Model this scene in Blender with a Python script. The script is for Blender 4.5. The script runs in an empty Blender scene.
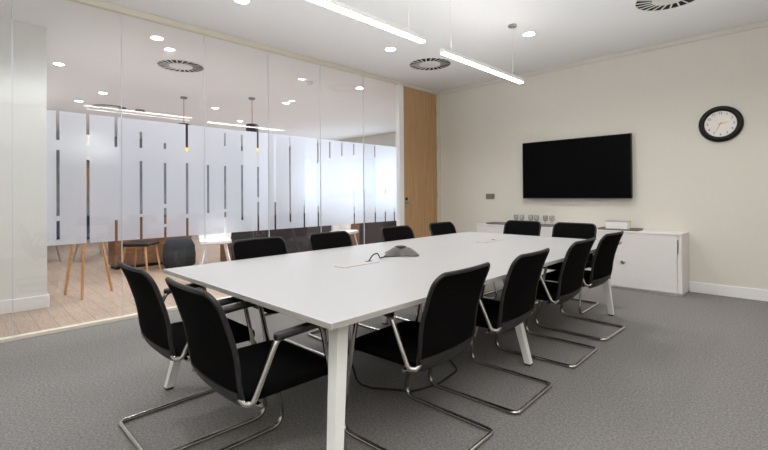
import bpy, bmesh, math, random
from mathutils import Vector, Matrix
random.seed(7)
C = bpy.context.scene.collection
PI = math.pi

# ------------------------------------------------------------------ geometry collector
class MB:
    def __init__(s):
        s.v = []; s.f = []; s.sm = []
    def add(s, vs, fs, smooth=False):
        o = len(s.v)
        s.v += [tuple(p) for p in vs]
        s.f += [tuple(i + o for i in f) for f in fs]
        s.sm += [smooth] * len(fs)
        return s
    def box(s, a, b, bev=0.0, M=None):
        """axis-aligned box a..b with chamfered edges"""
        bm = bmesh.new()
        bmesh.ops.create_cube(bm, size=1)
        for v in bm.verts:
            v.co = Vector([(a[i] + b[i]) / 2 + v.co[i] * (b[i] - a[i]) for i in range(3)])
        if bev > 0:
            bmesh.ops.bevel(bm, geom=list(bm.edges), offset=bev, segments=2, profile=0.5, affect='EDGES')
        bm.verts.index_update()
        vs = [v.co.copy() for v in bm.verts]
        if M: vs = [M @ v for v in vs]
        fs = [[v.index for v in f.verts] for f in bm.faces]
        bm.free()
        return s.add(vs, fs, False)
    def tube(s, pts, r, n=12, closed=False, cap=True):
        pts = [Vector(p) for p in pts]
        N = len(pts); rings = []
        up = None; ts = []
        for i in range(N):
            if closed: t = pts[(i + 1) % N] - pts[i - 1]
            elif i == 0: t = pts[1] - pts[0]
            elif i == N - 1: t = pts[-1] - pts[-2]
            else: t = (pts[i + 1] - pts[i]).normalized() + (pts[i] - pts[i - 1]).normalized()
            ts.append(t.normalized())
        a = Vector((0, 0, 1)) if abs(ts[0].z) < .9 else Vector((1, 0, 0))
        nrm = ts[0].cross(a).normalized()
        for i in range(N):
            nrm = (nrm - ts[i] * nrm.dot(ts[i])).normalized()
            b = ts[i].cross(nrm)
            rr = r[i] if isinstance(r, (list, tuple)) else r
            rings.append([pts[i] + (nrm * math.cos(2 * PI * k / n) + b * math.sin(2 * PI * k / n)) * rr for k in range(n)])
        vs = [p for R in rings for p in R]; fs = []
        M_ = N if closed else N - 1
        for i in range(M_):
            j = (i + 1) % N
            for k in range(n):
                l = (k + 1) % n
                fs.append((i * n + k, i * n + l, j * n + l, j * n + k))
        s.add(vs, fs, True)
        if cap and not closed:
            s.add(rings[0], [list(range(n))[::-1]]); s.add(rings[-1], [list(range(n))])
        return s
    def lathe(s, prof, c=(0, 0, 0), n=32, smooth=True, M=None):
        """prof: list of (radius, z); revolved about z through c"""
        c = Vector(c); vs = []; fs = []
        for r, z in prof:
            for k in range(n):
                p = Vector((r * math.cos(2 * PI * k / n), r * math.sin(2 * PI * k / n), z))
                if M: p = M @ p
                vs.append(c + p)
        for i in range(len(prof) - 1):
            for k in range(n):
                l = (k + 1) % n
                fs.append((i * n + k, i * n + l, (i + 1) * n + l, (i + 1) * n + k))
        s.add(vs, fs, smooth)
        m = len(prof)
        if prof[0][0] > 1e-5: s.add(vs[:n], [list(range(n))[::-1]])
        if prof[-1][0] > 1e-5: s.add(vs[(m - 1) * n:], [list(range(n))])
        return s
    def loops(s, L, smooth=True, capb=True, capt=True):
        n = len(L[0]); vs = [p for R in L for p in R]; fs = []
        for i in range(len(L) - 1):
            for k in range(n):
                l = (k + 1) % n
                fs.append((i * n + k, i * n + l, (i + 1) * n + l, (i + 1) * n + k))
        s.add(vs, fs, smooth)
        if capb: s.add(L[0], [list(range(n))[::-1]], smooth)
        if capt: s.add(L[-1], [list(range(n))], smooth)
        return s
    def beam(s, p0, p1, w0, w1, h0=None, h1=None):
        """square bar, sides aligned with the world axes in plan"""
        h0 = h0 or w0; h1 = h1 or w1
        L = []
        for p, w, h in ((p0, w0, h0), (p1, w1, h1)):
            p = Vector(p)
            L.append([p + Vector((-w / 2, -h / 2, 0)), p + Vector((w / 2, -h / 2, 0)), p + Vector((w / 2, h / 2, 0)), p + Vector((-w / 2, h / 2, 0))])
        return s.loops(L, smooth=False)
    def build(s, name, mat, parent=None):
        me = bpy.data.meshes.new(name)
        me.from_pydata(s.v, [], s.f)
        me.polygons.foreach_set('use_smooth', s.sm)
        me.validate(); me.update()
        bm = bmesh.new(); bm.from_mesh(me)
        bmesh.ops.remove_doubles(bm, verts=bm.verts, dist=1e-5)
        bmesh.ops.recalc_face_normals(bm, faces=bm.faces)
        bm.to_mesh(me); bm.free()
        if any(s.sm):
            try: me.set_sharp_from_angle(angle=math.radians(42))
            except Exception: pass
        me.materials.append(mat)
        o = bpy.data.objects.new(name, me); C.objects.link(o)
        if parent: o.parent = parent
        return o

def tag(o, label, cat, group=None):
    o['label'] = label; o['category'] = cat
    if group: o['group'] = group
    return o
def thing(name, label, cat, loc=(0, 0, 0), rz=0, group=None):
    o = bpy.data.objects.new(name, None); C.objects.link(o)
    o.location = loc; o.rotation_euler = (0, 0, rz); o.empty_display_size = .1
    return tag(o, label, cat, group)
def struct(o, label=None):
    o['kind'] = 'structure'
    if label: o['label'] = label
    return o
def structE(name, loc=(0, 0, 0), label=None):
    o = bpy.data.objects.new(name, None); C.objects.link(o); o.location = loc
    return struct(o, label)
def dup(root, loc, rz, label, group=None):
    r = root.copy(); C.objects.link(r); r.location = loc; r.rotation_euler = (0, 0, rz); r['label'] = label
    if group: r['group'] = group
    for ch in list(root.children):
        c = ch.copy(); C.objects.link(c); c.parent = r
        for g in ch.children:
            d = g.copy(); C.objects.link(d); d.parent = c
    return r
def fillet(pts, rad, n=6):
    pts = [Vector(p) for p in pts]; out = [pts[0]]
    for i in range(1, len(pts) - 1):
        r = rad[i] if isinstance(rad, (list, tuple)) else rad
        a = (pts[i - 1] - pts[i]); b = (pts[i + 1] - pts[i])
        la, lb = a.length, b.length; a.normalize(); b.normalize()
        ang = a.angle(b)
        if r <= 0 or ang > PI - .02: out.append(pts[i]); continue
        d = min(r / math.tan(ang / 2), la * .49, lb * .49)
        p0 = pts[i] + a * d; p1 = pts[i] + b * d
        for k in range(n + 1):
            t = k / n
            out.append(p0 * (1 - t) ** 2 + pts[i] * 2 * t * (1 - t) + p1 * t * t)
    out.append(pts[-1]); return out

# ------------------------------------------------------------------ materials
def srgb(r, g, b):
    f = lambda c: (c / 255 / 12.92) if c <= 10 else ((c / 255 + .055) / 1.055) ** 2.4
    return (f(r), f(g), f(b), 1)
def mat(name, col, rough=.5, metal=0, emis=None, es=0, spec=.5, coat=0):
    m = bpy.data.materials.new(name); m.use_nodes = True
    p = m.node_tree.nodes['Principled BSDF']
    p.inputs['Base Color'].default_value = col
    p.inputs['Roughness'].default_value = rough
    p.inputs['Metallic'].default_value = metal
    p.inputs['Specular IOR Level'].default_value = spec
    p.inputs['Coat Weight'].default_value = coat
    if emis:
        p.inputs['Emission Color'].default_value = emis
        p.inputs['Emission Strength'].default_value = es
    return m
def nodes(m):
    return m.node_tree.nodes, m.node_tree.links, m.node_tree.nodes['Principled BSDF']
def noisy(m, scale, c1, c2, detail=4, bump=0, coord='Object', stretch=None, dist=.002, lo=.3, hi=.7):
    N, L, p = nodes(m)
    tc = N.new('ShaderNodeTexCoord'); src = tc.outputs[coord]
    if stretch:
        mp = N.new('ShaderNodeMapping'); mp.inputs['Scale'].default_value = stretch
        L.new(src, mp.inputs['Vector']); src = mp.outputs['Vector']
    t = N.new('ShaderNodeTexNoise'); t.inputs['Scale'].default_value = scale; t.inputs['Detail'].default_value = detail
    t.inputs['Roughness'].default_value = .65
    L.new(src, t.inputs['Vector'])
    r = N.new('ShaderNodeValToRGB'); r.color_ramp.elements[0].position = lo; r.color_ramp.elements[1].position = hi
    r.color_ramp.elements[0].color = c1; r.color_ramp.elements[1].color = c2
    L.new(t.outputs['Fac'], r.inputs['Fac']); L.new(r.outputs['Color'], p.inputs['Base Color'])
    if bump:
        b = N.new('ShaderNodeBump'); b.inputs['Strength'].default_value = bump; b.inputs['Distance'].default_value = dist
        L.new(t.outputs['Fac'], b.inputs['Height']); L.new(b.outputs['Normal'], p.inputs['Normal'])
    return m

M = {}
M['ceiling'] = noisy(mat('ceiling_paint', srgb(228, 225, 221), .9, spec=.2), 40, srgb(236, 235, 235), srgb(240, 239, 239), bump=.05)
M['wall'] = noisy(mat('beige_wall_paint', srgb(200, 192, 178), .85, spec=.2), 60, srgb(218, 213, 203), srgb(222, 217, 207), bump=.08, dist=.001)
M['white_wall'] = noisy(mat('white_wall_paint', srgb(225, 226, 222), .85, spec=.2), 50, srgb(226, 226, 221), srgb(230, 230, 225), bump=.05)
M['grey_wall'] = noisy(mat('slate_wall_paint', srgb(100, 106, 118), .85, spec=.2), 3, srgb(124, 130, 142), srgb(168, 173, 182))
M['trim'] = noisy(mat('cream_trim', srgb(222, 214, 196), .6), 30, srgb(212, 205, 188), srgb(217, 210, 194))
M['trim_grey'] = noisy(mat('pale_greige_trim', srgb(214, 208, 198), .6), 30, srgb(213, 208, 198), srgb(217, 212, 203))
M['white_trim'] = noisy(mat('white_trim', srgb(235, 234, 232), .45), 30, srgb(235, 234, 232), srgb(239, 238, 236))
# carpet: fine looped pile with soft tonal drift
m = mat('grey_carpet', srgb(120, 116, 112), 1, spec=.05); N, L, p = nodes(m)
tc = N.new('ShaderNodeTexCoord')
n1 = N.new('ShaderNodeTexNoise'); n1.inputs['Scale'].default_value = 170; n1.inputs['Detail'].default_value = 5; n1.inputs['Roughness'].default_value = .8
n2 = N.new('ShaderNodeTexNoise'); n2.inputs['Scale'].default_value = 75; n2.inputs['Detail'].default_value = 6; n2.inputs['Roughness'].default_value = .75
for n in (n1, n2): L.new(tc.outputs['Object'], n.inputs['Vector'])
mx = N.new('ShaderNodeMath'); mx.operation = 'ADD'; L.new(n1.outputs['Fac'], mx.inputs[0]); L.new(n2.outputs['Fac'], mx.inputs[1])
r = N.new('ShaderNodeValToRGB'); r.color_ramp.elements[0].position = .40; r.color_ramp.elements[1].position = .64
hf = N.new('ShaderNodeMath'); hf.operation = 'MULTIPLY'; hf.inputs[1].default_value = .5; L.new(mx.outputs[0], hf.inputs[0])
r.color_ramp.elements[0].color = srgb(100, 98, 96); r.color_ramp.elements[1].color = srgb(164, 160, 157)
L.new(hf.outputs[0], r.inputs['Fac']); L.new(r.outputs['Color'], p.inputs['Base Color'])
b = N.new('ShaderNodeBump'); b.inputs['Strength'].default_value = .6; b.inputs['Distance'].default_value = .004
L.new(n1.outputs['Fac'], b.inputs['Height']); L.new(b.outputs['Normal'], p.inputs['Normal'])
M['carpet'] = m
# oak plank floor
def wood(name, dark, light, grain=(1, 14, 1), scale=6, rough=.45, planks=None):
    m = mat(name, light, rough); N, L, p = nodes(m)
    tc = N.new('ShaderNodeTexCoord'); mp = N.new('ShaderNodeMapping'); mp.inputs['Scale'].default_value = grain
    L.new(tc.outputs['Object'], mp.inputs['Vector'])
    t = N.new('ShaderNodeTexNoise'); t.inputs['Scale'].default_value = scale; t.inputs['Detail'].default_value = 6; t.inputs['Distortion'].default_value = .6
    L.new(mp.outputs['Vector'], t.inputs['Vector'])
    r = N.new('ShaderNodeValToRGB'); r.color_ramp.elements[0].position = .3; r.color_ramp.elements[1].position = .7
    r.color_ramp.elements[0].color = dark; r.color_ramp.elements[1].color = light
    L.new(t.outputs['Fac'], r.inputs['Fac']); out = r.outputs['Color']
    if planks:
        bk = N.new('ShaderNodeTexBrick'); bk.inputs['Scale'].default_value = 1; bk.inputs['Brick Width'].default_value = planks[0]
        bk.inputs['Row Height'].default_value = planks[1]; bk.inputs['Mortar Size'].default_value = .003
        bk.inputs['Color1'].default_value = (.82, .82, .82, 1); bk.inputs['Color2'].default_value = (1, 1, 1, 1); bk.inputs['Mortar'].default_value = (.55, .5, .45, 1)
        mr = N.new('ShaderNodeMapping'); mr.inputs['Rotation'].default_value = (0, 0, planks[2])
        L.new(tc.outputs['Object'], mr.inputs['Vector']); L.new(mr.outputs['Vector'], bk.inputs['Vector'])
        mm = N.new('ShaderNodeMix'); mm.data_type = 'RGBA'; mm.blend_type = 'MULTIPLY'; mm.inputs['Factor'].default_value = 1
        L.new(out, mm.inputs['A']); L.new(bk.outputs['Color'], mm.inputs['B']); out = mm.outputs['Result']
    L.new(out, p.inputs['Base Color'])
    return m
M['oak_floor'] = wood('oak_plank_floor', srgb(164, 140, 122), srgb(192, 168, 148), (2, 22, 1), 3, .4, (1.3, .14, 0))
M['oak_door'] = wood('oak_door_veneer', srgb(172, 134, 92), srgb(194, 156, 112), (14, 14, .7), 3, .45)
M['ash'] = wood('ash_wood', srgb(186, 134, 84), srgb(206, 158, 106), (12, 12, 1), 5, .5)
M['walnut'] = wood('walnut_panel', srgb(104, 70, 46), srgb(142, 100, 68), (3, 3, 12), 3, .5)
M['white_top'] = noisy(mat('white_laminate', srgb(232, 230, 226), .4, spec=.25), 25, srgb(177, 176, 176), srgb(180, 179, 179))
M['edge'] = noisy(mat('pale_edge_band', srgb(224, 216, 200), .5), 30, srgb(170, 166, 157), srgb(176, 172, 164))
M['white_metal'] = mat('white_powder_coat', srgb(228, 228, 224), .4)
M['cab'] = noisy(mat('white_cabinet_laminate', srgb(226, 222, 220), .5, spec=.3), 25, srgb(226, 221, 219), srgb(230, 226, 224))
M['black_fabric'] = noisy(mat('black_seat_fabric', srgb(20, 20, 20), 1, spec=.03), 500, srgb(7, 7, 7), srgb(16, 16, 16), detail=2, bump=.3, dist=.001)
m = noisy(mat('black_back_mesh', srgb(22, 21, 21), 1, spec=.04), 700, srgb(8, 7, 7), srgb(20, 19, 19), detail=1, bump=.3, dist=.001)
M['back_mesh'] = m
M['black_plastic'] = mat('charcoal_plastic', srgb(20, 19, 19), .55)
M['band_plastic'] = mat('grey_black_plastic', srgb(30, 29, 29), .55)
M['chrome'] = mat('brushed_chrome', srgb(178, 175, 170), .2, 1)
M['steel'] = mat('satin_steel', srgb(176, 174, 170), .35, 1)
M['dark'] = mat('matte_black', srgb(14, 14, 15), .6)
M['screen'] = mat('black_screen_glass', srgb(3, 3, 4), .5, spec=.06)
M['bezel'] = mat('gloss_black_bezel', srgb(8, 8, 9), .35, spec=.3)
M['silicone'] = mat('clear_joint_seal', srgb(205, 208, 210), .3)
M['emit_line'] = mat('linear_diffuser', (1, 1, 1, 1), .5, emis=(1, .985, .965, 1), es=8)
M['emit_down'] = mat('downlight_lens', (1, 1, 1, 1), .5, emis=(1, .97, .94, 1), es=22)
M['vent_white'] = mat('vent_white', srgb(226, 224, 220), .5)
M['vent_dark'] = mat('vent_cavity', srgb(16, 15, 15), .9)
M['grey_plastic'] = mat('grey_plastic', srgb(120, 117, 114), .35)
M['clock_face'] = mat('clock_face', srgb(238, 234, 228), .5)
M['gold'] = mat('brass_hand', srgb(214, 178, 90), .4, .3)
M['numeral'] = mat('numeral_ink', srgb(40, 38, 38), .6)
M['china'] = mat('white_china', srgb(238, 236, 233), .15)
M['tray'] = mat('dark_grey_tray', srgb(112, 108, 102), .45)
M['navy'] = noisy(mat('navy_upholstery', srgb(46, 58, 92), .9), 200, srgb(38, 48, 82), srgb(54, 66, 102))
M['charcoal'] = noisy(mat('charcoal_upholstery', srgb(44, 46, 50), .9), 200, srgb(38, 40, 44), srgb(52, 54, 58))
M['greyfab'] = noisy(mat('grey_upholstery', srgb(120, 124, 134), .9), 200, srgb(110, 114, 126), srgb(130, 134, 142))
M['red_cord'] = mat('red_textile_cord', srgb(178, 44, 56), .7)
M['yellow'] = mat('amber_glow', srgb(240, 190, 70), .5, emis=srgb(250, 190, 60), es=1.0)
M['darkboard'] = noisy(mat('dark_brown_board', srgb(46, 40, 42), .6), 6, srgb(36, 34, 42), srgb(58, 48, 46))
M['port'] = mat('warm_grey_plate', srgb(182, 178, 171), .5)
M['lidgrey'] = mat('pale_grey_lid', srgb(176, 172, 166), .5)
M['greyplate'] = mat('grey_metal_plate', srgb(128, 124, 118), .4, .6)
M['phone_grey'] = mat('phone_grey', srgb(92, 89, 86), .35, .3)
M['cordblack'] = mat('black_rubber', srgb(20, 20, 20), .6)
M['cream_board'] = mat('linen_lampshade', srgb(236, 232, 222), .9)

# clear pane: see-through with a mirror-like sheen that grows towards grazing
def clear_glass(name, base, tint):
    m = bpy.data.materials.new(name); m.use_nodes = True; nt = m.node_tree; nt.nodes.clear()
    o = nt.nodes.new('ShaderNodeOutputMaterial'); mixs = nt.nodes.new('ShaderNodeMixShader')
    t = nt.nodes.new('ShaderNodeBsdfTransparent'); t.inputs['Color'].default_value = tint
    g = nt.nodes.new('ShaderNodeBsdfGlossy'); g.inputs['Roughness'].default_value = .0
    lw = nt.nodes.new('ShaderNodeLayerWeight'); lw.inputs['Blend'].default_value = .5
    pw = nt.nodes.new('ShaderNodeMath'); pw.operation = 'POWER'; pw.inputs[1].default_value = 5
    ml = nt.nodes.new('ShaderNodeMath'); ml.operation = 'MULTIPLY_ADD'; ml.inputs[1].default_value = .9; ml.inputs[2].default_value = base
    nt.links.new(lw.outputs['Facing'], pw.inputs[0]); nt.links.new(pw.outputs[0], ml.inputs[0])
    nt.links.new(ml.outputs[0], mixs.inputs['Fac']); nt.links.new(t.outputs[0], mixs.inputs[1]); nt.links.new(g.outputs[0], mixs.inputs[2])
    nt.links.new(mixs.outputs[0], o.inputs['Surface'])
    return m
M['glass'] = clear_glass('partition_glass', .045, (.985, .99, .99, 1))
M['tumbler'] = clear_glass('drinking_glass', .22, (.93, .94, .94, 1))
M['win_glass'] = clear_glass('window_pane_glass', .03, (.95, .98, 1, 1))
# frosted film: scatters light coming through and a little of what falls on it
m = bpy.data.materials.new('frosted_film'); m.use_nodes = True; nt = m.node_tree; nt.nodes.clear()
o = nt.nodes.new('ShaderNodeOutputMaterial')
tr = nt.nodes.new('ShaderNodeBsdfTranslucent'); tr.inputs['Color'].default_value = (.79, .82, .93, 1)
df = nt.nodes.new('ShaderNodeBsdfDiffuse'); df.inputs['Color'].default_value = (.84, .85, .88, 1)
rf = nt.nodes.new('ShaderNodeBsdfRefraction'); rf.inputs['Color'].default_value = (.93, .95, 1, 1); rf.inputs['Roughness'].default_value = .85; rf.inputs['IOR'].default_value = 1.15
m1 = nt.nodes.new('ShaderNodeMixShader'); m1.inputs['Fac'].default_value = .35
m2 = nt.nodes.new('ShaderNodeMixShader'); m2.inputs['Fac'].default_value = .38
nt.links.new(tr.outputs[0], m1.inputs[1]); nt.links.new(df.outputs[0], m1.inputs[2])
nt.links.new(m1.outputs[0], m2.inputs[1]); nt.links.new(rf.outputs[0], m2.inputs[2]); nt.links.new(m2.outputs[0], o.inputs['Surface'])
M['frost'] = m

# ------------------------------------------------------------------ room shell
XG, YB, H = -4.678, 6.145, 3.0          # glass partition plane, back wall plane, ceiling height
XR, YF = 1.7, -1.7
OX, OY0, OY1 = -15.0, -1.6, 9.2         # office beyond the glass
HT = 2.942                               # underside of the perimeter trim
struct(MB().box((XG - .02, YF, -.1), (XR, YB, 0)).build('floor', M['carpet']), 'grey speckled carpet of the meeting room')
struct(MB().box((OX, OY0, -.1), (XG - .02, OY1, 0)).build('floor', M['oak_floor']), 'pale oak plank floor beyond the glass')
struct(MB().box((OX, YF, H), (XR, OY1, H + .1)).build('ceiling', M['ceiling']))
struct(MB().box((XG - .05, YB, 0), (XR + .1, YB + .12, H)).build('wall_back', M['wall']), 'beige painted end wall with the screen and clock')
struct(MB().box((XR, YF, 0), (XR + .1, YB, H)).build('wall_right', M['wall']))
struct(MB().box((OX, YF - .1, 0), (XR + .1, YF, H)).build('wall_front', M['white_wall']))
struct(MB().box((OX - .1, YF, 0), (OX, OY1, H)).build('wall_office', M['grey_wall']), 'slate grey far wall of the office')
struct(MB().box((XG - .05, YB + .12, 0), (XG + .05, OY1, H)).build('wall_corridor', M['white_wall']))
# trims under the ceiling
struct(MB().box((XG + .025, YB - .022, HT), (XR, YB, H), .004).build('trim_1', M['trim_grey']), 'cream strip between ceiling and end wall')
struct(MB().box((XG - .035, YF, HT), (XG + .025, YB, H), .004).build('trim_2', M['trim']), 'cream head channel over the glass partition')
struct(MB().box((XG - .03, YF, 0), (XG + .03, 5.06, .03), .003).build('trim_3', M['trim']), 'cream floor channel under the glass partition')
struct(MB().box((-1.003, YB - .016, 0), (XR, YB, .122), .004).build('baseboard_back', M['white_trim']), 'white skirting right of the low cabinets')
struct(MB().box((XG + .06, YB - .016, 0), (-3.70, YB, .122), .004).build('baseboard_back', M['white_trim']), 'white skirting left of the low cabinets')
struct(MB().box((XR - .016, YF, 0), (XR, YB - .02, .122), .004).build('baseboard_right', M['white_trim']))
# white pier beyond the glass
struct(MB().box((-6.7, OY0, 0), (-5.79, .726, H)).build('wall_pier', M['white_wall']), 'white pier at the left, seen through the glass')
struct(MB().box((-6.72, OY0, 0), (-5.772, .744, .135), .004).build('baseboard_pier', M['white_trim']))

# end wall of the office with three daylight windows
wx = [(-14.2, -12.3), (-12.1, -10.2), (-10.0, -8.1)]
wz0, wz1 = .75, 2.35
mb = MB()
ew = structE('wall_end', (0, 0, 0))
mb.box((OX, OY1, 0), (XG + .05, OY1 + .15, wz0)); mb.box((OX, OY1, wz1), (XG + .05, OY1 + .15, H))
xs = [OX] + [c for w in wx for c in w] + [XG + .05]
for i in range(0, len(xs), 2): mb.box((xs[i], OY1, wz0), (xs[i + 1], OY1 + .15, wz1))
mb.build('wall_panel', M['white_wall'], ew)
for i, (a, c) in enumerate(wx):
    w = structE('window_%d' % (i + 1), ((a + c) / 2, OY1 + .06, (wz0 + wz1) / 2))
    hw, hh = (c - a) / 2, (wz1 - wz0) / 2
    fr = MB()
    for sx in (-1, 1): fr.box((sx * hw - .03 if sx > 0 else -hw, -.03, -hh), (hw if sx > 0 else -hw + .03, .03, hh))
    for sz in (-1, 1): fr.box((-hw, -.03, hh - .03 if sz > 0 else -hh), (hw, .03, hh if sz > 0 else -hh + .03))
    fr.box((-.02, -.03, -hh), (.02, .03, hh))
    fr.build('window_frame', M['white_trim'], w)
    MB().box((-hw + .02, -.004, -hh + .02), (hw - .02, .004, hh - .02)).build('window_pane', M['win_glass'], w)

# ------------------------------------------------------------------ glass partition
joints = [-1.24, -.44, .361, 1.155, 1.951, 2.733, 3.519, 4.308, 5.06]
FB, FT = .755, 1.935
slits = [(.665, [(1.68, 1.944), (1.011, 1.592), (.8, .967)]), (.886, [(1.643, 1.965), (.754, 1.542)]),
    (1.11, [(1.65, 1.975), (.745, .954)]), (1.325, [(1.656, 1.815), (1.003, 1.527), (.746, .973)]),
    (1.548, [(1.662, 1.723), (1.097, 1.518), (.892, 1.056), (.738, .861)]), (1.767, [(1.656, 1.943), (.986, 1.528), (.731, .943)]),
    (1.991, [(.988, 1.516)]), (2.185, [(1.74, 1.887), (1.026, 1.513), (.755, .992)]), (2.39, [(1.697, 1.884), (.892, 1.533)]),
    (2.594, [(1.698, 1.951), (1.158, 1.518), (.75, 1.098)]), (2.825, [(.723, 1.093)]), (3.041, [(.835, 1.919)]),
    (3.255, [(.732, 1.112)]), (3.48, [(.718, 1.931)]), (3.684, [(1.685, 1.907)]), (3.898, [(1.725, 1.91)]),
    (4.124, [(1.753, 1.913), (.735, 1.244)]), (4.322, [(1.78, 1.914), (.724, 1.244)]), (4.549, [(.742, 1.916)]),
    (4.767, [(1.182, 1.26), (.73, .933)]), (4.971, [(.735, 1.277)]), (.44, [(.8, 1.9)]), (.2, [(1.0, 1.6)])]
glass = structE('wall_left', (XG, 0, 0), 'full height glass partition with a band of frosted film')
for i in range(len(joints) - 1):
    a, c = joints[i] + .003, joints[i + 1] - .003
    pane = MB().box((-.005, a, .02), (.005, c, HT + .01)).build('glass_pane', M['glass'], glass)
    # film: vertical strips left and right of every slit, plus the frosted lengths inside the slits
    mb = MB(); X = -.009
    def quad(y0, y1, z0, z1):
        if y1 - y0 > 1e-4 and z1 - z0 > 1e-4:
            mb.add([(X, y0, z0), (X, y1, z0), (X, y1, z1), (X, y0, z1)], [(0, 1, 2, 3)])
    y = a
    for sy, segs in sorted(slits):
        s0, s1 = sy - .012, sy + .012
        if s1 < a or s0 > c or s1 < .52: continue
        s0 = max(s0, a); s1 = min(s1, c)
        quad(max(y, .585), s0, FB, FT)
        z = FB
        for z0, z1 in sorted(segs):
            quad(s0, s1, z, max(min(z0, FT), FB)); z = min(z1, FT)
        quad(s0, s1, z, FT)
        y = s1
    if c > .6:
        if y == a: y = a
        if i == 2: # the film stops beside the white pier
            pass
        quad(max(y, .585), c, FB, FT)
    if mb.v: mb.build('frosted_film', M['frost'], pane)
for yj in joints[1:-1]:
    MB().box((-.005, yj - .003, .03), (.005, yj + .003, HT)).build('joint_seal', M['silicone'], glass)
# jamb and oak door in the line of the partition
struct(MB().box((XG - .05, 5.062, 0), (XG + .035, 5.165, HT), .003).build('trim_4', M['white_trim']), 'white jamb between glass and oak door')
struct(MB().box((XG - .05, 6.05, 0), (XG + .035, YB, HT), .003).build('trim_5', M['trim']), 'cream jamb between oak door and corner')
door = structE('door_1', (XG, 5.17, 0), 'full height oak veneer door with steel lever')
MB().box((-.025, 0, .008), (.018, .875, 2.93), .003).build('door_leaf', M['oak_door'], door)
hd = MB()
hd.box((.018, .045, .96), (.024, .085, 1.10), .002)
Rx = Matrix.Rotation(PI / 2, 3, 'Y')
hd.tube(fillet([(.02, .065, 1.03), (.07, .065, 1.03), (.07, .19, 1.03)], .02), .009)
hd.build('door_handle', M['steel'], door)
lk = MB().lathe([(.026, 0), (.026, .008), (.018, .012)], (.018, .065, 1.10), M=Rx); lk.build('lock_cylinder', M['dark'], door)
for z in (.3, 1.15, 2.0, 2.6):
    MB().tube([(.024, .882, z - .05), (.024, .882, z + .05)], .008).build('hinge', M['steel'], door)

# ------------------------------------------------------------------ meeting table
TZ, TX0, TX1, TY0, TY1 = .715, -2.932, -1.238, .955, 4.45
tb = thing('meeting_table', 'long white rectangular meeting table with splayed white legs', 'table', ((TX0 + TX1) / 2, (TY0 + TY1) / 2, 0), math.radians(.5))
ox, oy = (TX0 + TX1) / 2, (TY0 + TY1) / 2
W2, L2 = (TX1 - TX0) / 2, (TY1 - TY0) / 2
MB().box((-W2, -L2, TZ - .006), (W2, L2, TZ), .002).build('tabletop', M['white_top'], tb)
MB().box((-W2 + .001, -L2 + .001, TZ - .024), (W2 - .001, L2 - .001, TZ - .0062), .002).build('edge_band', M['edge'], tb)
fr = MB()
for sx in (-1, 1): fr.box((sx * .52 - .025, -L2 + .30, TZ - .075), (sx * .52 + .025, L2 - .30, TZ - .0245))
for yy in (-L2 + .32, -.03, L2 - .32): fr.box((-.7, yy - .025, TZ - .075), (.7, yy + .025, TZ - .0245))
fr.build('underframe', M['white_metal'], tb)
legs = [((-1.272, .985), (-1.375, 1.105)), ((-2.81, .945), (-2.67, 1.075)), ((-1.335, 4.445), (-1.40, 4.38)), ((-2.81, 4.445), (-2.67, 4.33)),
        ((-1.375, 2.785), (-1.56, 2.785)), ((-2.745, 2.785), (-2.56, 2.785))]
for foot, top in legs:
    f = Vector((foot[0] - ox, foot[1] - oy, .012)); t = Vector((top[0] - ox, top[1] - oy, TZ - .024))
    lg = MB().beam(f, t, .042, .056).build('leg', M['white_metal'], tb)
    MB().beam((f.x, f.y, 0), f, .04, .042).build('foot_pad', M['dark'], lg)
# flush cable ports and what stands on the table
def port(label, x, y):
    t = thing('cable_port', label, 'cable port', (x, y, TZ), 0, 'cable ports in the tabletop')
    MB().box((-.045, -.16, 0), (.045, .16, .004), .0015).build('cover_plate', M['port'], t)
    MB().box((-.038, .10, .004), (-.012, .15, .0052)).build('cable_slot', M['vent_dark'], t)
port('slim white cable cover in tabletop nearer to the camera, with a lead coming out', -2.13, 1.90)
port('slim white cable cover at far part of the tabletop, no lead', -2.20, 3.66)
cp = thing('conference_phone', 'grey three-winged conference phone with dark speaker on the white tabletop', 'phone', (-2.20, 2.40, TZ), math.radians(0))
def lob(th): return .072 + .075 * max(0, math.cos(1.5 * (th - math.radians(20)))**2) ** 1.6
rings = []; NN = 96
for s, z in ((1, .003), (1.0, .010), (.93, .020), (.80, .034), (.64, .050), (.50, .060), (.40, .064)):
    rings.append([Vector((s * lob(2 * PI * k / NN) * math.cos(2 * PI * k / NN), s * lob(2 * PI * k / NN) * math.sin(2 * PI * k / NN), z)) for k in range(NN)])
MB().loops(rings).build('body', M['phone_grey'], cp)
MB().lathe([(.046, .058), (.046, .066), (.036, .071), (.0, .073)], n=40).build('speaker_grille', M['dark'], cp)
th = math.radians(255)
MB().box((-.075, -.025, .0), (.02, .025, .006), .002, Matrix.Translation((math.cos(th) * .07, math.sin(th) * .07, .046)) @ Matrix.Rotation(th, 4, 'Z') @ Matrix.Rotation(math.radians(24), 4, 'Y') @ Matrix.Translation((.04, 0, 0))).build('keypad', M['black_plastic'], cp)
for k in range(3):
    a = math.radians(20 + 120 * k)
    MB().lathe([(.014, 0), (.014, .004)], (math.cos(a) * .11, math.sin(a) * .11, 0)).build('foot', M['dark'], cp)
cpts = [(-2.152, 2.025, .722), (-2.150, 2.06, .760), (-2.165, 2.12, .765), (-2.180, 2.16, .722), (-2.20, 2.21, .722), (-2.208, 2.262, .724)]
tag(MB().tube(fillet(cpts, .04), .0045, 8).build('phone_lead', M['cordblack']), 'thin black lead running from cable cover to conference phone', 'cable')

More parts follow.
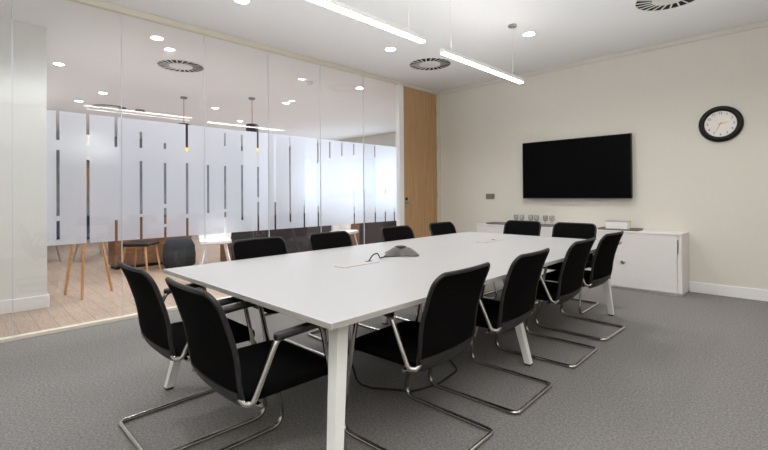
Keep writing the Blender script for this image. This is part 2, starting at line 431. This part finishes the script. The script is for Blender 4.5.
# ------------------------------------------------------------------ cantilever chairs
def prof(z): return prof0(z) - .012
def prof0(z):
    P = [(.395, .150), (.42, .126), (.45, .110), (.50, .098), (.58, .088), (.64, .075), (.70, .056), (.76, .036), (.80, .018), (.843, -.004)]
    if z <= P[0][0]: return P[0][1]
    for (a, ya), (c, yc) in zip(P, P[1:]):
        if z <= c: return ya + (yc - ya) * (z - a) / (c - a)
    return P[-1][1]
ZB, ZT, BW = .395, .843, .232
def hw(z):
    w = BW - .012 * max(0, (.62 - z)) / .25
    dt, db = ZT - z, z - ZB
    if dt < .06: w -= .06 - math.sqrt(max(0, .06**2 - (.06 - dt)**2))
    if db < .075: w -= .075 * (1 - math.sqrt(max(0, 1 - (1 - db / .075)**2)))
    return w
def back_sheet(z0, z1, inset, yoff, thick, nz=36, nu=16):
    zs = []
    for i in range(nz + 1):
        t = i / nz; zs.append(z0 + (z1 - z0) * (.5 - .5 * math.cos(PI * t)))
    front = []; rear = []
    for z in zs:
        w = max(.02, hw(z) - inset)
        for j in range(nu + 1):
            u = -1 + 2 * j / nu
            y = prof(z) + .022 * (u * w / BW)**2 + yoff
            rear.append(Vector((u * w, y, z))); front.append(Vector((u * w, y + thick, z)))
    n = nu + 1; fs = []; R = len(rear)
    for i in range(nz):
        for j in range(nu):
            a = i * n + j
            fs.append((a, a + 1, a + n + 1, a + n)); fs.append((R + a, R + a + n, R + a + n + 1, R + a + 1))
    rim = [j for j in range(n)] + [i * n + nu for i in range(1, nz + 1)] + [nz * n + j for j in range(nu - 1, -1, -1)] + [i * n for i in range(nz - 1, 0, -1)]
    for k in range(len(rim)):
        a, b2 = rim[k], rim[(k + 1) % len(rim)]
        fs.append((a, R + a, R + b2, b2))
    mb = MB(); mb.add(rear + front, fs, True); return mb
def rounded(w, d, r, n=6):
    out = []
    for cx, cy, a0 in ((w - r, d - r, 0), (-w + r, d - r, 90), (-w + r, -d + r, 180), (w - r, -d + r, 270)):
        for k in range(n + 1):
            a = math.radians(a0 + 90 * k / n); out.append((cx + r * math.cos(a), cy + r * math.sin(a)))
    return out
def make_chair(label):
    t = thing('cantilever_chair', label, 'chair', (0, 0, 0), 0, 'black cantilever chairs around the meeting table')
    # seat cushion
    L = []
    for s, z in ((.90, .418), (.985, .424), (1.0, .440), (1.0, .456), (.97, .468), (.88, .475), (.5, .477)):
        L.append([Vector((x * s, .335 + y * s, z - .012 * max(0, (y * s) / .22)**3 + .0)) for x, y in rounded(.228, .222, .07)])
    MB().loops(L).build('seat', M['black_fabric'], t)
    bk = back_sheet(ZB, ZT, .012, .002, .010).build('backrest', M['back_mesh'], t)
    # rim and lower band of the back shell
    rim = []
    NZ = 30
    zs = [ZB + .002 + (ZT - .002 - ZB - .002) * (.5 - .5 * math.cos(PI * i / NZ)) for i in range(NZ + 1)]
    for z in zs: rim.append((hw(z) - .008, z))
    wt, wb = rim[-1][0], rim[0][0]
    right = [Vector((w, prof(z) + .022 * (w / BW)**2 + .007, z)) for w, z in rim]
    topl = [Vector((u * wt, prof(ZT - .002) + .022 * (u * wt / BW)**2 + .007, ZT - .002)) for u in [1 - 2 * k / 12 for k in range(1, 12)]]
    left = [Vector((-p.x, p.y, p.z)) for p in reversed(right)]
    botl = [Vector((u * wb, prof(ZB + .002) + .022 * (u * wb / BW)**2 + .007, ZB + .002)) for u in [-1 + 2 * k / 12 for k in range(1, 12)]]
    MB().tube(right + topl + left + botl, .0095, 10, closed=True).build('back_rim', M['black_plastic'], bk)
    back_sheet(ZB + .004, .465, .010, -.005, .010, nz=12).build('lower_band', M['band_plastic'], bk)
    # one continuous steel tube: bracket, arm, front leg, runner, rear bar and back again
    half = [(.19, .125, .445), (.225, .128, .425), (.247, .15, .428), (.250, .250, .640), (.250, .455, .655), (.247, .590, .0125), (.235, 0.0125, .0125)]
    pts = [Vector(p) for p in half] + [Vector((-x, y, z)) for x, y, z in reversed(half)]
    rad = [0, .02, .03, .05, .05, .07, .035]; rad = rad + rad[::-1]
    MB().tube(fillet(pts, rad, 8), .0115, 12).build('tube_frame', M['chrome'], t)
    for y, z in ((.18, .412), (.520, .408)):
        MB().tube([(-.246, y, z), (.246, y, z)], .009, 10).build('seat_rail', M['chrome'], t)
    for sx in (-1, 1):
        L = []
        for s, z in ((.8, -.009), (1, -.003), (1, .008), (.8, .014)):
            L.append([Vector((sx * .250 + x * s, .355 + y * (.96 + .04 * s), .650 + z + .06 * y * s)) for x, y in rounded(.022, .118, .02)])
        MB().loops(L).build('armrest', M['black_plastic'], t)
    return t
GRP = 'black cantilever chairs around the meeting table'
ch = [ # x, y, heading of the seat front (deg from +y, counter-clockwise), label
    (-2.31, .600, 0, 'black mesh-back cantilever chair at near table end, left of the two'),
    (-1.675, .615, 0, 'black mesh-back cantilever chair at near table end, right one, beside the corner leg'),
    (-1.085, 1.635, 92, 'nearest black mesh-back cantilever chair on the right long side of the table'),
    (-1.10, 2.34, 92, 'second nearest black mesh-back chair on the right long side, beside the middle leg'),
    (-1.115, 3.16, 91, 'third black mesh-back cantilever chair back along the right long side'),
    (-1.13, 3.86, 88, 'farthest black mesh-back chair on the right long side, before the far leg'),
    (-3.013, 1.66, -90, 'nearest black chair on the glass side of the table, only its back above the table'),
    (-3.013, 2.34, -90, 'second nearest black chair on the glass side of the white table'),
    (-3.013, 3.20, -90, 'third black chair back along the glass side of the white table'),
    (-3.02, 3.965, -90, 'farthest black chair on the glass side, in front of the oak door'),
    (-2.42, 4.825, 180, 'left one of two black chairs at far table end, before the stemmed glasses'),
    (-1.81, 4.808, 180, 'right one of two black chairs at far table end, below the screen'),
]
proto = None
for x, y, a, lab in ch:
    if proto is None:
        proto = make_chair(lab); proto.location = (x, y, 0); proto.rotation_euler = (0, 0, math.radians(a))
    else:
        dup(proto, (x, y, 0), math.radians(a), lab, GRP)

# power lead hanging from the table to the carpet
pw = [(-2.02, 1.62, .68), (-2.02, 1.66, .40), (-1.96, 1.74, .03), (-1.889, 1.794, .007), (-1.77, 1.871, .007), (-1.667, 1.945, .007), (-1.634, 2.133, .007), (-1.667, 2.373, .007), (-1.855, 2.507, .007), (-2.1, 2.55, .007)]
tag(MB().tube(fillet(pw, .12), .006, 8).build('power_lead', M['cordblack']), 'black power lead hanging under the table and looping on the carpet', 'cable')

# ------------------------------------------------------------------ low cabinets on the end wall
CZ, CY0, CY1 = .706, 5.745, 6.142
def cabinet(x0, x1, label, hand, full):
    w = x1 - x0
    t = thing('low_cabinet', label, 'cabinet', ((x0 + x1) / 2, (CY0 + CY1) / 2, 0), 0, 'white low cabinets along the end wall')
    d = (CY1 - CY0) / 2; h = w / 2
    MB().box((-h, -d + .02, .03), (h, d, CZ - .02), .001).build('carcass', M['cab'], t)
    MB().box((-h + .01, -d + .03, 0), (h - .01, d - .01, .03)).build('plinth', M['cab'], t)
    MB().box((-h, -d - .002, CZ - .0195), (h, d, CZ), .002).build('top_panel', M['cab'], t)
    n = 1
    dr = MB().box((-h + .002, -d, .032), (h - .045, -d + .0195, CZ - .024), .0015).build('door', M['cab'], t)
    MB().box((h - .042, -d, .032), (h - .001, -d + .0195, CZ - .024), .0015).build('side_stile', M['cab'], t)
    MB().box((hand - .007, -d - .012, .48), (hand + .007, -d, .638), .003).build('handle', M['steel'], dr)
    lk = MB().lathe([(.025, 0), (.025, .006), (.018, .012)], (0, 0, 0), 20, M=Matrix.Rotation(PI / 2, 3, 'X'))
    lo = lk.build('lock', M['steel'], dr); lo.location = (full, -d, .336)
    return t
cabinet(-3.665, -2.335, 'white low cabinet on the left under the glasses, behind the chairs', .60, .0)
cabinet(-2.333, -1.006, 'white low cabinet on the right with a door lock and bar handle', .627, .064)
# trays, cups and a box on the cabinets
def tray(label, x0, x1):
    t = MB(); cx = (x0 + x1) / 2; h = (x1 - x0) / 2
    L = []
    for s, z in ((.96, 0), (1, .012), (1.0, .020), (.975, .020), (.95, .006)):
        L.append([Vector((x * s, y * s, z)) for x, y in rounded(h, .14, .03)])
    t.loops(L)
    o = t.build('serving_tray', M['tray']); o.location = (cx, 5.96, CZ)
    return tag(o, label, 'tray', 'dark trays on the low cabinets')
tray('dark grey tray under the stemmed glasses on the left low cabinet', -3.56, -2.50)
tray('dark grey tray under the white box on the right low cabinet', -1.93, -1.46)
def goblet():
    t = thing('stemmed_glass', '', 'glass', (0, 0, 0), 0, 'stemmed glasses on the tray')
    MB().lathe([(.032, 0), (.032, .003), (.008, .006), (.005, .012), (.005, .055), (.010, .060)], n=24).build('stem', M['tumbler'], t)
    MB().lathe([(.004, .058), (.024, .066), (.036, .085), (.038, .105), (.033, .146), (.031, .146), (.036, .105), (.034, .087), (.022, .069), (0, .063)], n=28).build('bowl', M['tumbler'], t)
    return t
c0 = goblet()
cups = [(-3.12, 'leftmost clear stemmed glass on the tray left of the screen'), (-3.027, 'second clear stemmed glass from the left on the tray'),
        (-2.89, 'third clear stemmed glass from the left on the tray'), (-2.80, 'fourth clear stemmed glass from the left on the tray'),
        (-2.67, 'fifth clear stemmed glass from the left, seen between the end chairs'), (-2.575, 'rightmost clear stemmed glass on the tray, seen between the end chairs')]
for i, (x, lab) in enumerate(cups):
    if i == 0: c0.location = (x, 5.98, CZ + .006); c0['label'] = lab
    else: dup(c0, (x, 5.98, CZ + .006), .7 * i, lab)
bx = thing('box', 'small white box with grey lid on the right tray', 'box', (-1.72, 5.97, CZ + .006))
MB().box((-.125, -.075, 0), (.125, .075, .094), .006).build('box_body', M['china'], bx)
MB().box((-.128, -.078, .0945), (.128, .078, .106), .004).build('lid', M['lidgrey'], bx)

# ------------------------------------------------------------------ on the end wall
tv = thing('wall_screen', 'large black flat screen mounted on the beige wall', 'television', ((-3.06 - 1.575) / 2, YB, 1.515))
hw_, hh_ = .735, .415
MB().box((-hw_, -.085, -hh_), (hw_, -.035, hh_), .006).build('housing', M['bezel'], tv)
MB().box((-hw_ + .012, -.0865, -hh_ + .014), (hw_ - .012, -.0845, hh_ - .012)).build('display', M['screen'], tv)
MB().box((-.3, -.036, -.2), (.3, 0, .2), .004).build('wall_bracket', M['dark'], tv)
ck = thing('wall_clock', 'round wall clock with thick black rim and pale dial', 'clock', (-.694, YB, 1.945))
RX = Matrix.Rotation(PI / 2, 3, 'X')
MB().lathe([(.147, .005), (.147, .030), (.156, .040), (.176, .044), (.194, .036), (.203, .018), (.205, 0)], n=56, M=RX).build('rim', M['bezel'], ck)
MB().lathe([(.152, 0), (.152, .016), (.0, .016)], n=48, M=RX).build('dial', M['clock_face'], ck)
def hand(ang, l, w):
    a = math.radians(ang); d = Vector((math.sin(a), 0, math.cos(a))); n = Vector((d.z, 0, -d.x)); mb = MB()
    P = [-d * .02 + n * w, d * l + n * w * .4, d * l - n * w * .4, -d * .02 - n * w]
    mb.loops([[p + Vector((0, -.019, 0)) for p in P], [p + Vector((0, -.021, 0)) for p in P]], smooth=False); return mb
hand(77, .075, .006).build('hour_hand', M['gold'], ck)
hand(207, .105, .005).build('minute_hand', M['gold'], ck)
MB().lathe([(.008, .016), (.008, .024)], n=16, M=RX).build('hub', M['gold'], ck)
for k in range(1, 13):
    cu = bpy.data.curves.new('n', 'FONT'); cu.body = str(k); cu.size = .036; cu.align_x = 'CENTER'; cu.align_y = 'CENTER'
    to = bpy.data.objects.new('n', cu); C.objects.link(to)
    bpy.context.view_layer.update()
    me = bpy.data.meshes.new_from_object(to.evaluated_get(bpy.context.evaluated_depsgraph_get()))
    a = 2 * PI * k / 12
    nv = MB(); nv.add([(v.co.x + .119 * math.sin(a), -.0172, v.co.y + .119 * math.cos(a)) for v in me.vertices], [tuple(p.vertices) for p in me.polygons])
    nv.build('numeral', M['numeral'], ck)
    bpy.data.objects.remove(to); bpy.data.meshes.remove(me); bpy.data.curves.remove(cu)
sp = thing('wall_socket', 'brushed steel double switch plate on the beige wall left of the screen', 'switch', (-3.655, YB, 1.13))
MB().box((-.078, -.010, -.042), (.078, 0, .042), .003).build('plate', M['greyplate'], sp)
for sx in (-1, 1): MB().box((sx * .036 - .024, -.013, -.024), (sx * .036 + .024, -.0095, .024), .001).build('rocker', M['tray'], sp)

# ------------------------------------------------------------------ ceiling fittings
def pendant(y0, y1, label, wires, PZ):
    t = thing('linear_pendant', label, 'lamp', (-2.255, (y0 + y1) / 2, PZ), 0, 'slim linear pendant lamps over the table')
    h = (y1 - y0) / 2; c = (y0 + y1) / 2
    MB().box((-.025, -h, .012), (.025, h, .046), .003).build('housing', M['white_metal'], t)
    MB().box((-.024, -h + .004, .0), (.024, h - .004, .0125), .002).build('diffuser', M['emit_line'], t)
    for w in wires:
        wo = MB().tube([(0, w - c, .045), (0, w - c, H - PZ - .02)], .0016, 6).build('suspension_wire', M['white_metal'], t)
        if w > 4 or w < 2: MB().lathe([(.045, 0), (.045, .018), (.04, .022)], (0, w - c, H - PZ - .022), 24).build('canopy', M['steel'], wo)
    return t
pendant(1.30, 2.76, 'slim white linear pendant lamp nearer to the camera, cut by the frame top', (1.5, 2.58), 2.432)
pendant(3.02, 4.48, 'slim white linear pendant lamp farther away, near the end wall', (3.15, 4.28), 2.402)
def downlight(x, y, label, group):
    t = thing('downlight', label, 'lamp', (x, y, H), 0, group)
    MB().lathe([(.062, 0), (.062, -.004), (.078, -.006), (.082, -.001)], n=32).build('bezel', M['white_trim'], t)
    MB().lathe([(.061, -.001), (.061, -.003), (0, -.004)], n=32).build('lens', M['emit_down'], t)
    return t
G1, G2 = 'round downlights of the meeting room', 'round downlights of the office beyond the glass'
room_dl = [(-3.71, 3.887, 'round downlight over the far glass side, beside the nearer pendant lamp'),
           (-2.25, 4.658, 'round downlight beside the canopy of the farther pendant lamp'),
           (-3.74, 1.915, 'round downlight over the near glass side, cut by the frame top')]
off_dl = [(-5.314, 1.675, 'large bright downlight just beyond the glass at upper left'), (-7.283, 1.048, 'downlight beyond the glass beside the white pier'),
          (-8.805, 1.89, 'downlight beyond the glass, right one of a pair above frosted band'), (-9.85, 1.723, 'downlight beyond the glass, left one of a pair above frosted band'),
          (-8.75, 3.871, 'downlight beyond the glass left of the black pendant lamp'), (-5.431, 4.93, 'downlight beyond the glass near the oak door'),
          (-7.328, 4.673, 'downlight beyond the glass right of the black pendant lamp'), (-9.873, 4.989, 'farthest small downlight beyond the glass, right beside the black pendant lamp')]
for x, y, l in room_dl: downlight(x, y, l, G1)
for x, y, l in off_dl: downlight(x, y, l, G2)
def vent(x, y, r, label, g):
    t = thing('ceiling_vent', label, 'vent', (x, y, H), 0, g)
    MB().lathe([(r * .98, 0), (r * .98, -.003), (0, -.0031)], n=48).build('backing', M['vent_dark'], t)
    MB().lathe([(r * .975, -.003), (r * .98, -.008), (r, -.007), (r * 1.01, 0)], n=56).build('outer_ring', M['vent_white'], t)
    b_ = MB(); n = 22
    for k in range(n):
        a = 2 * PI * k / n
        Mx = Matrix.Rotation(a, 4, 'Z') @ Matrix.Translation((r * .735, 0, -.007)) @ Matrix.Rotation(math.radians(10), 4, 'Z') @ Matrix.Rotation(math.radians(6), 4, 'X')
        b_.box((-r * .235, -r * .026, -.0012), (r * .235, r * .026, .0012), 0, Mx)
    b_.build('blades', M['vent_white'], t)
    MB().lathe([(r * .50, -.003), (r * .50, -.012), (r * .46, -.014), (0, -.014)], n=40).build('centre_plate', M['vent_white'], t)
vent(-3.749, 4.73, .292, 'round swirl ceiling vent between the pendant lamps and oak door', 'round swirl vents in the ceiling')
vent(-.90, 4.74, .285, 'round swirl ceiling vent at upper right, cut by the frame top', 'round swirl vents in the ceiling')
vent(-6.233, 2.275, .30, 'large round swirl ceiling vent beyond the glass', 'round swirl vents in the ceiling')
vent(-10.09, 2.287, .30, 'distant round swirl ceiling vent beyond the glass above frosted band', 'round swirl vents in the ceiling')
sd = thing('smoke_detector', 'small white smoke detector on the ceiling beyond the glass', 'smoke detector', (-5.70, 4.083, H))
MB().lathe([(.055, 0), (.055, -.012), (.048, -.02)], n=28).build('base', M['vent_white'], sd)
MB().lathe([(.042, -.0195), (.040, -.045), (.028, -.055), (0, -.057)], n=28).build('sensor_dome', M['vent_white'], sd)
sd2 = thing('smoke_detector', 'tiny grey smoke detector far beyond the glass, right of distant vent', 'smoke detector', (-10.02, 2.82, H))
MB().lathe([(.09, 0), (.09, -.02), (.07, -.04), (0, -.045)], n=28).build('base', M['grey_plastic'], sd2)

# ------------------------------------------------------------------ office beyond the glass
def office_pendant(x, y, label):
    t = thing('pendant_lamp', label, 'lamp', (x, y, 0), 0, 'black pendant lamps on red cords')
    MB().lathe([(.055, H - .03), (.06, H - .012), (.06, H)], n=24).build('canopy', M['greyfab'], t)
    MB().tube([(0, 0, 2.5), (0, 0, H - .02)], .006, 8).build('cord', M['red_cord'], t)
    sh = MB().lathe([(0, 2.51), (.10, 2.505), (.115, 2.48), (.115, 2.06), (.110, 2.06), (.110, 2.47), (0, 2.48)], n=32).build('lamp_shade', M['dark'], t)
    MB().lathe([(.109, 2.062), (.109, 2.0), (.112, 2.0), (.112, 2.062)], n=32).build('glow_ring', M['yellow'], sh)
office_pendant(-8.17, 3.03, 'black cylinder pendant lamp on red cord beyond the glass, left one')
office_pendant(-7.38, 3.97, 'black cylinder pendant lamp on red cord beyond the glass, right one')
# tripod floor lamp
tl = thing('tripod_lamp', 'floor lamp on three splayed pale wooden legs beyond the glass', 'lamp', (-6.14, 1.14, 0))
for fx, fy in ((-6.353, .965), (-5.90, 1.054), (-6.179, 1.414)):
    f = Vector((fx + 6.14, fy - 1.14, .0))
    MB().tube([f, f * .0 + Vector((f.x * .08, f.y * .08, 1.50))], [.015, .019], 10).build('leg', M['ash'], tl)
MB().lathe([(.04, 1.46), (.045, 1.50), (.03, 1.54), (.012, 1.56), (.012, 1.62)], n=20).build('hub', M['ash'], tl)
MB().lathe([(.24, 1.60), (.19, 1.90), (.185, 1.90), (.235, 1.60)], n=36).build('lamp_shade', M['cream_board'], tl)
# shell chairs
def shell_chair(label, x, y, rz, fab, leg):
    t = thing('shell_chair', label, 'chair', (x, y, 0), rz, 'chairs beyond the glass')
    L = []
    for s, z in ((.8, .40), (1, .42), (1, .46), (.85, .475)):
        L.append([Vector((px * s, py * s, z)) for px, py in rounded(.24, .23, .09)])
    MB().loops(L).build('seat', fab, t)
    bk = MB(); L = []
    n = 18
    for z, r_ in ((.42, .23), (.60, .255), (.74, .25), (.82, .21)):
        ring = [Vector((r_ * math.sin(a), -r_ * math.cos(a) * .95, z)) for a in [math.radians(-95 + 190 * k / n) for k in range(n + 1)]]
        ring += [Vector(((r_ - .035) * math.sin(a), -(r_ - .035) * math.cos(a) * .95, z)) for a in [math.radians(95 - 190 * k / n) for k in range(n + 1)]]
        L.append(ring)
    bk.loops(L).build('backrest', fab, t)
    for sx in (-1, 1):
        for sy in (-1, 1):
            MB().tube([(sx * .23, sy * .22, 0), (sx * .15, sy * .15, .41)], [.012, .016], 8).build('leg', leg, t)
shell_chair('navy blue tub chair far beyond the glass, left of the tripod lamp', -9.9, 1.20, -1.7, M['navy'], M['steel'])
shell_chair('navy blue tub chair far beyond the glass, seen between the tripod legs', -9.5, 1.85, -1.5, M['navy'], M['steel'])
shell_chair('grey tub chair far beyond the glass, right of the tripod lamp', -10.3, 2.45, -1.4, M['greyfab'], M['steel'])
pf = thing('pouf', 'low dark round-topped pouf beyond the glass in front of the brown cabinet', 'pouf', (-7.40, 2.66, 0))
MB().lathe([(.22, .03), (.245, .06), (.25, .20), (.235, .36), (.19, .45), (.10, .49), (0, .50)], n=36).build('cushion_body', M['charcoal'], pf)
MB().lathe([(.21, 0), (.21, .03)], n=36).build('base', M['dark'], pf)
MB().tube([(.2515 * math.cos(2 * PI * k / 48), .2515 * math.sin(2 * PI * k / 48), .19) for k in range(48)], .006, 6, closed=True).build('piping', M['dark'], pf)
shell_chair('white tub chair beyond the glass, right of the dark pouf', -6.85, 3.02, -1.9, M['china'], M['china'])
shell_chair('white tub chair beyond the glass, by the dark sideboard near the door', -6.5, 5.45, -1.2, M['china'], M['china'])
# wooden stool
st = thing('stool', 'low pale wooden stool with dark seat beyond the glass', 'stool', (-7.42, 2.09, 0), .75)
MB().loops([[Vector((x * s, y * s, z)) for x, y in rounded(.21, .19, .05)] for s, z in ((.97, .415), (1, .425), (1, .45), (.95, .46))]).build('seat', M['dark'], st)
for sx in (-1, 1):
    for sy in (-1, 1): MB().tube([(sx * .21, sy * .18, 0), (sx * .155, sy * .14, .412)], [.013, .017], 8).build('leg', M['ash'], st)
for sy in (-1, 1): MB().tube([(-.155, sy * .14, .395), (.155, sy * .14, .395)], .014, 8).build('rail', M['ash'], st)
# walnut unit
wu = thing('walnut_cabinet', 'brown slatted wooden cabinet beyond the glass behind the stool', 'cabinet', (-8.07, 2.42, 0))
MB().box((-.2, -.58, .05), (.2, .62, .82), .004).build('carcass', M['walnut'], wu)
MB().box((-.21, -.59, .821), (.22, .63, .845), .003).build('top_panel', M['dark'], wu)
for k in range(3): MB().box((.2005, -.575 + .4 * k, .06), (.215, -.185 + .4 * k, .81), .002).build('door', M['walnut'], wu)
MB().box((-.17, -.55, 0), (.17, .59, .05)).build('plinth', M['dark'], wu)
def sideboard(label, x, y0, y1, h):
    c = (y0 + y1) / 2; d = (y1 - y0) / 2
    t = thing('sideboard', label, 'sideboard', (x, c, 0), 0, 'dark sideboards beyond the glass')
    MB().box((-.2, -d, .06), (.2, d, h), .004).build('carcass', M['darkboard'], t)
    MB().box((-.205, -d - .02, .0), (.205, -d - .0005, h + .01), .002).build('end_panel', M['walnut'], t)
    n = max(2, round((y1 - y0) / .6)); w = (y1 - y0) / n
    for k in range(n): MB().box((.2005, -d + w * k + .004, .07), (.216, -d + w * (k + 1) - .004, h - .01), .002).build('door', M['darkboard'], t)
    MB().box((-.17, -d + .02, 0), (.17, d - .02, .06)).build('plinth', M['dark'], t)
sideboard('long dark sideboard beyond the glass behind the glass-side chairs', -7.3, 3.42, 5.6, .80)
sideboard('dark brown sideboard beyond the glass near the oak door', -7.2, 6.3, 7.6, .75)

# ------------------------------------------------------------------ light
def area(name, loc, rot, sx, sy, power, col):
    l = bpy.data.lights.new(name, 'AREA'); l.shape = 'RECTANGLE'; l.size = sx; l.size_y = sy; l.energy = power; l.color = col
    o = bpy.data.objects.new(name, l); C.objects.link(o); o.location = loc; o.rotation_euler = rot; return o
WARM = (1, .985, .965); NEUT = (1, .98, .96); COOL = (.80, .89, 1); OFF = (.90, .95, 1)
for yc in (2.03, 3.71):
    area('linear_light', (-2.255, yc, 2.395), (0, 0, 0), .05, 1.4, 2, NEUT)
    area('added_pendant_uplight', (-2.255, yc, 2.49), (PI, 0, 0), .05, 1.4, 1.0, NEUT)  # upward lamp added above each pendant to brighten the ceiling
def spot(name, x, y, power, col, ang=150):
    l = bpy.data.lights.new(name, 'SPOT'); l.energy = power; l.color = col; l.spot_size = math.radians(ang); l.spot_blend = .9; l.shadow_soft_size = .06
    o = bpy.data.objects.new(name, l); C.objects.link(o); o.location = (x, y, H - .02); return o
for x, y, _ in room_dl: spot('downlight_and_fill', x, y, 28 if x < -3 else 36, WARM)
for x, y, e in ((-.85, 2.7, 6), (-.85, 4.75, 40), (-.85, .6, 4), (-3.74, .1, 48), (-2.25, -.6, 4), (.6, 4.6, 44), (.6, 1.5, 4)): spot('downlight_and_fill', x, y, e, WARM)  # spots without fittings, added out of view to lift walls and carpet
for x, y, _ in off_dl: spot('downlight_and_fill', x, y, 40, OFF)
for x, y, e in ((-5.1, .9, 15), (-5.3, 3.3, 60), (-6.2, 1.6, 60), (-6.0, 3.0, 80), (-6.3, 6.0, 90), (-9, 7, 90), (-11.5, 3.2, 110), (-12.5, 6, 90)): spot('downlight_and_fill', x, y, e, OFF)  # extra office spots without fittings, added to brighten pier, film and carpet
for a, c in wx:
    area('window_daylight', ((a + c) / 2, OY1 - .02, (wz0 + wz1) / 2), (-PI / 2, 0, 0), c - a, wz1 - wz0, 12, COOL)
area('added_bounce_fill', (.3, -.1, 2.1), (PI, 0, 0), 2.2, 2.2, 80, (.98, .985, 1))  # unseen upward lamp, added for soft fill off the ceiling near the camera
area('added_ceiling_fill', (-1.9, 2.7, 2.0), (PI, 0, 0), 4.2, 5.4, 16, (.94, .98, 1))  # no real fitting: floating upward lamp added to even out the room ceiling
area('added_ceiling_fill', (-9.0, 3.6, 2.0), (PI, 0, 0), 7.0, 9.0, 27, (.90, .93, 1))  # same kind of added floating lamp, brightening the office ceiling

w = bpy.data.worlds.new('sky'); bpy.context.scene.world = w; w.use_nodes = True
bg = w.node_tree.nodes['Background']; bg.inputs['Color'].default_value = (.70, .85, 1, 1); bg.inputs['Strength'].default_value = .85

# ------------------------------------------------------------------ camera
f, cx, cy, yaw, pitch, roll = 428.568, 384.06, 191.377, .7795, .00644, -.0080
R = Vector((.71120743, .70293666, -.00800252)); U = Vector((.01022044, .00104312, .99994723)); F = Vector((-.70290791, .71125169, .00644245))
cam = bpy.data.cameras.new('camera'); co = bpy.data.objects.new('camera', cam); C.objects.link(co)
co.matrix_world = Matrix(((R.x, U.x, -F.x, 0), (R.y, U.y, -F.y, 0), (R.z, U.z, -F.z, 1.18), (0, 0, 0, 1)))
cam.sensor_width = 36; cam.lens = f * 36 / 768
cam.shift_y = -(225 - cy) / 768; cam.shift_x = -(cx - 384) / 768
cam.clip_start = .05
bpy.context.scene.camera = co
vs = bpy.context.scene.view_settings; vs.view_transform = 'Standard'; vs.exposure = .77
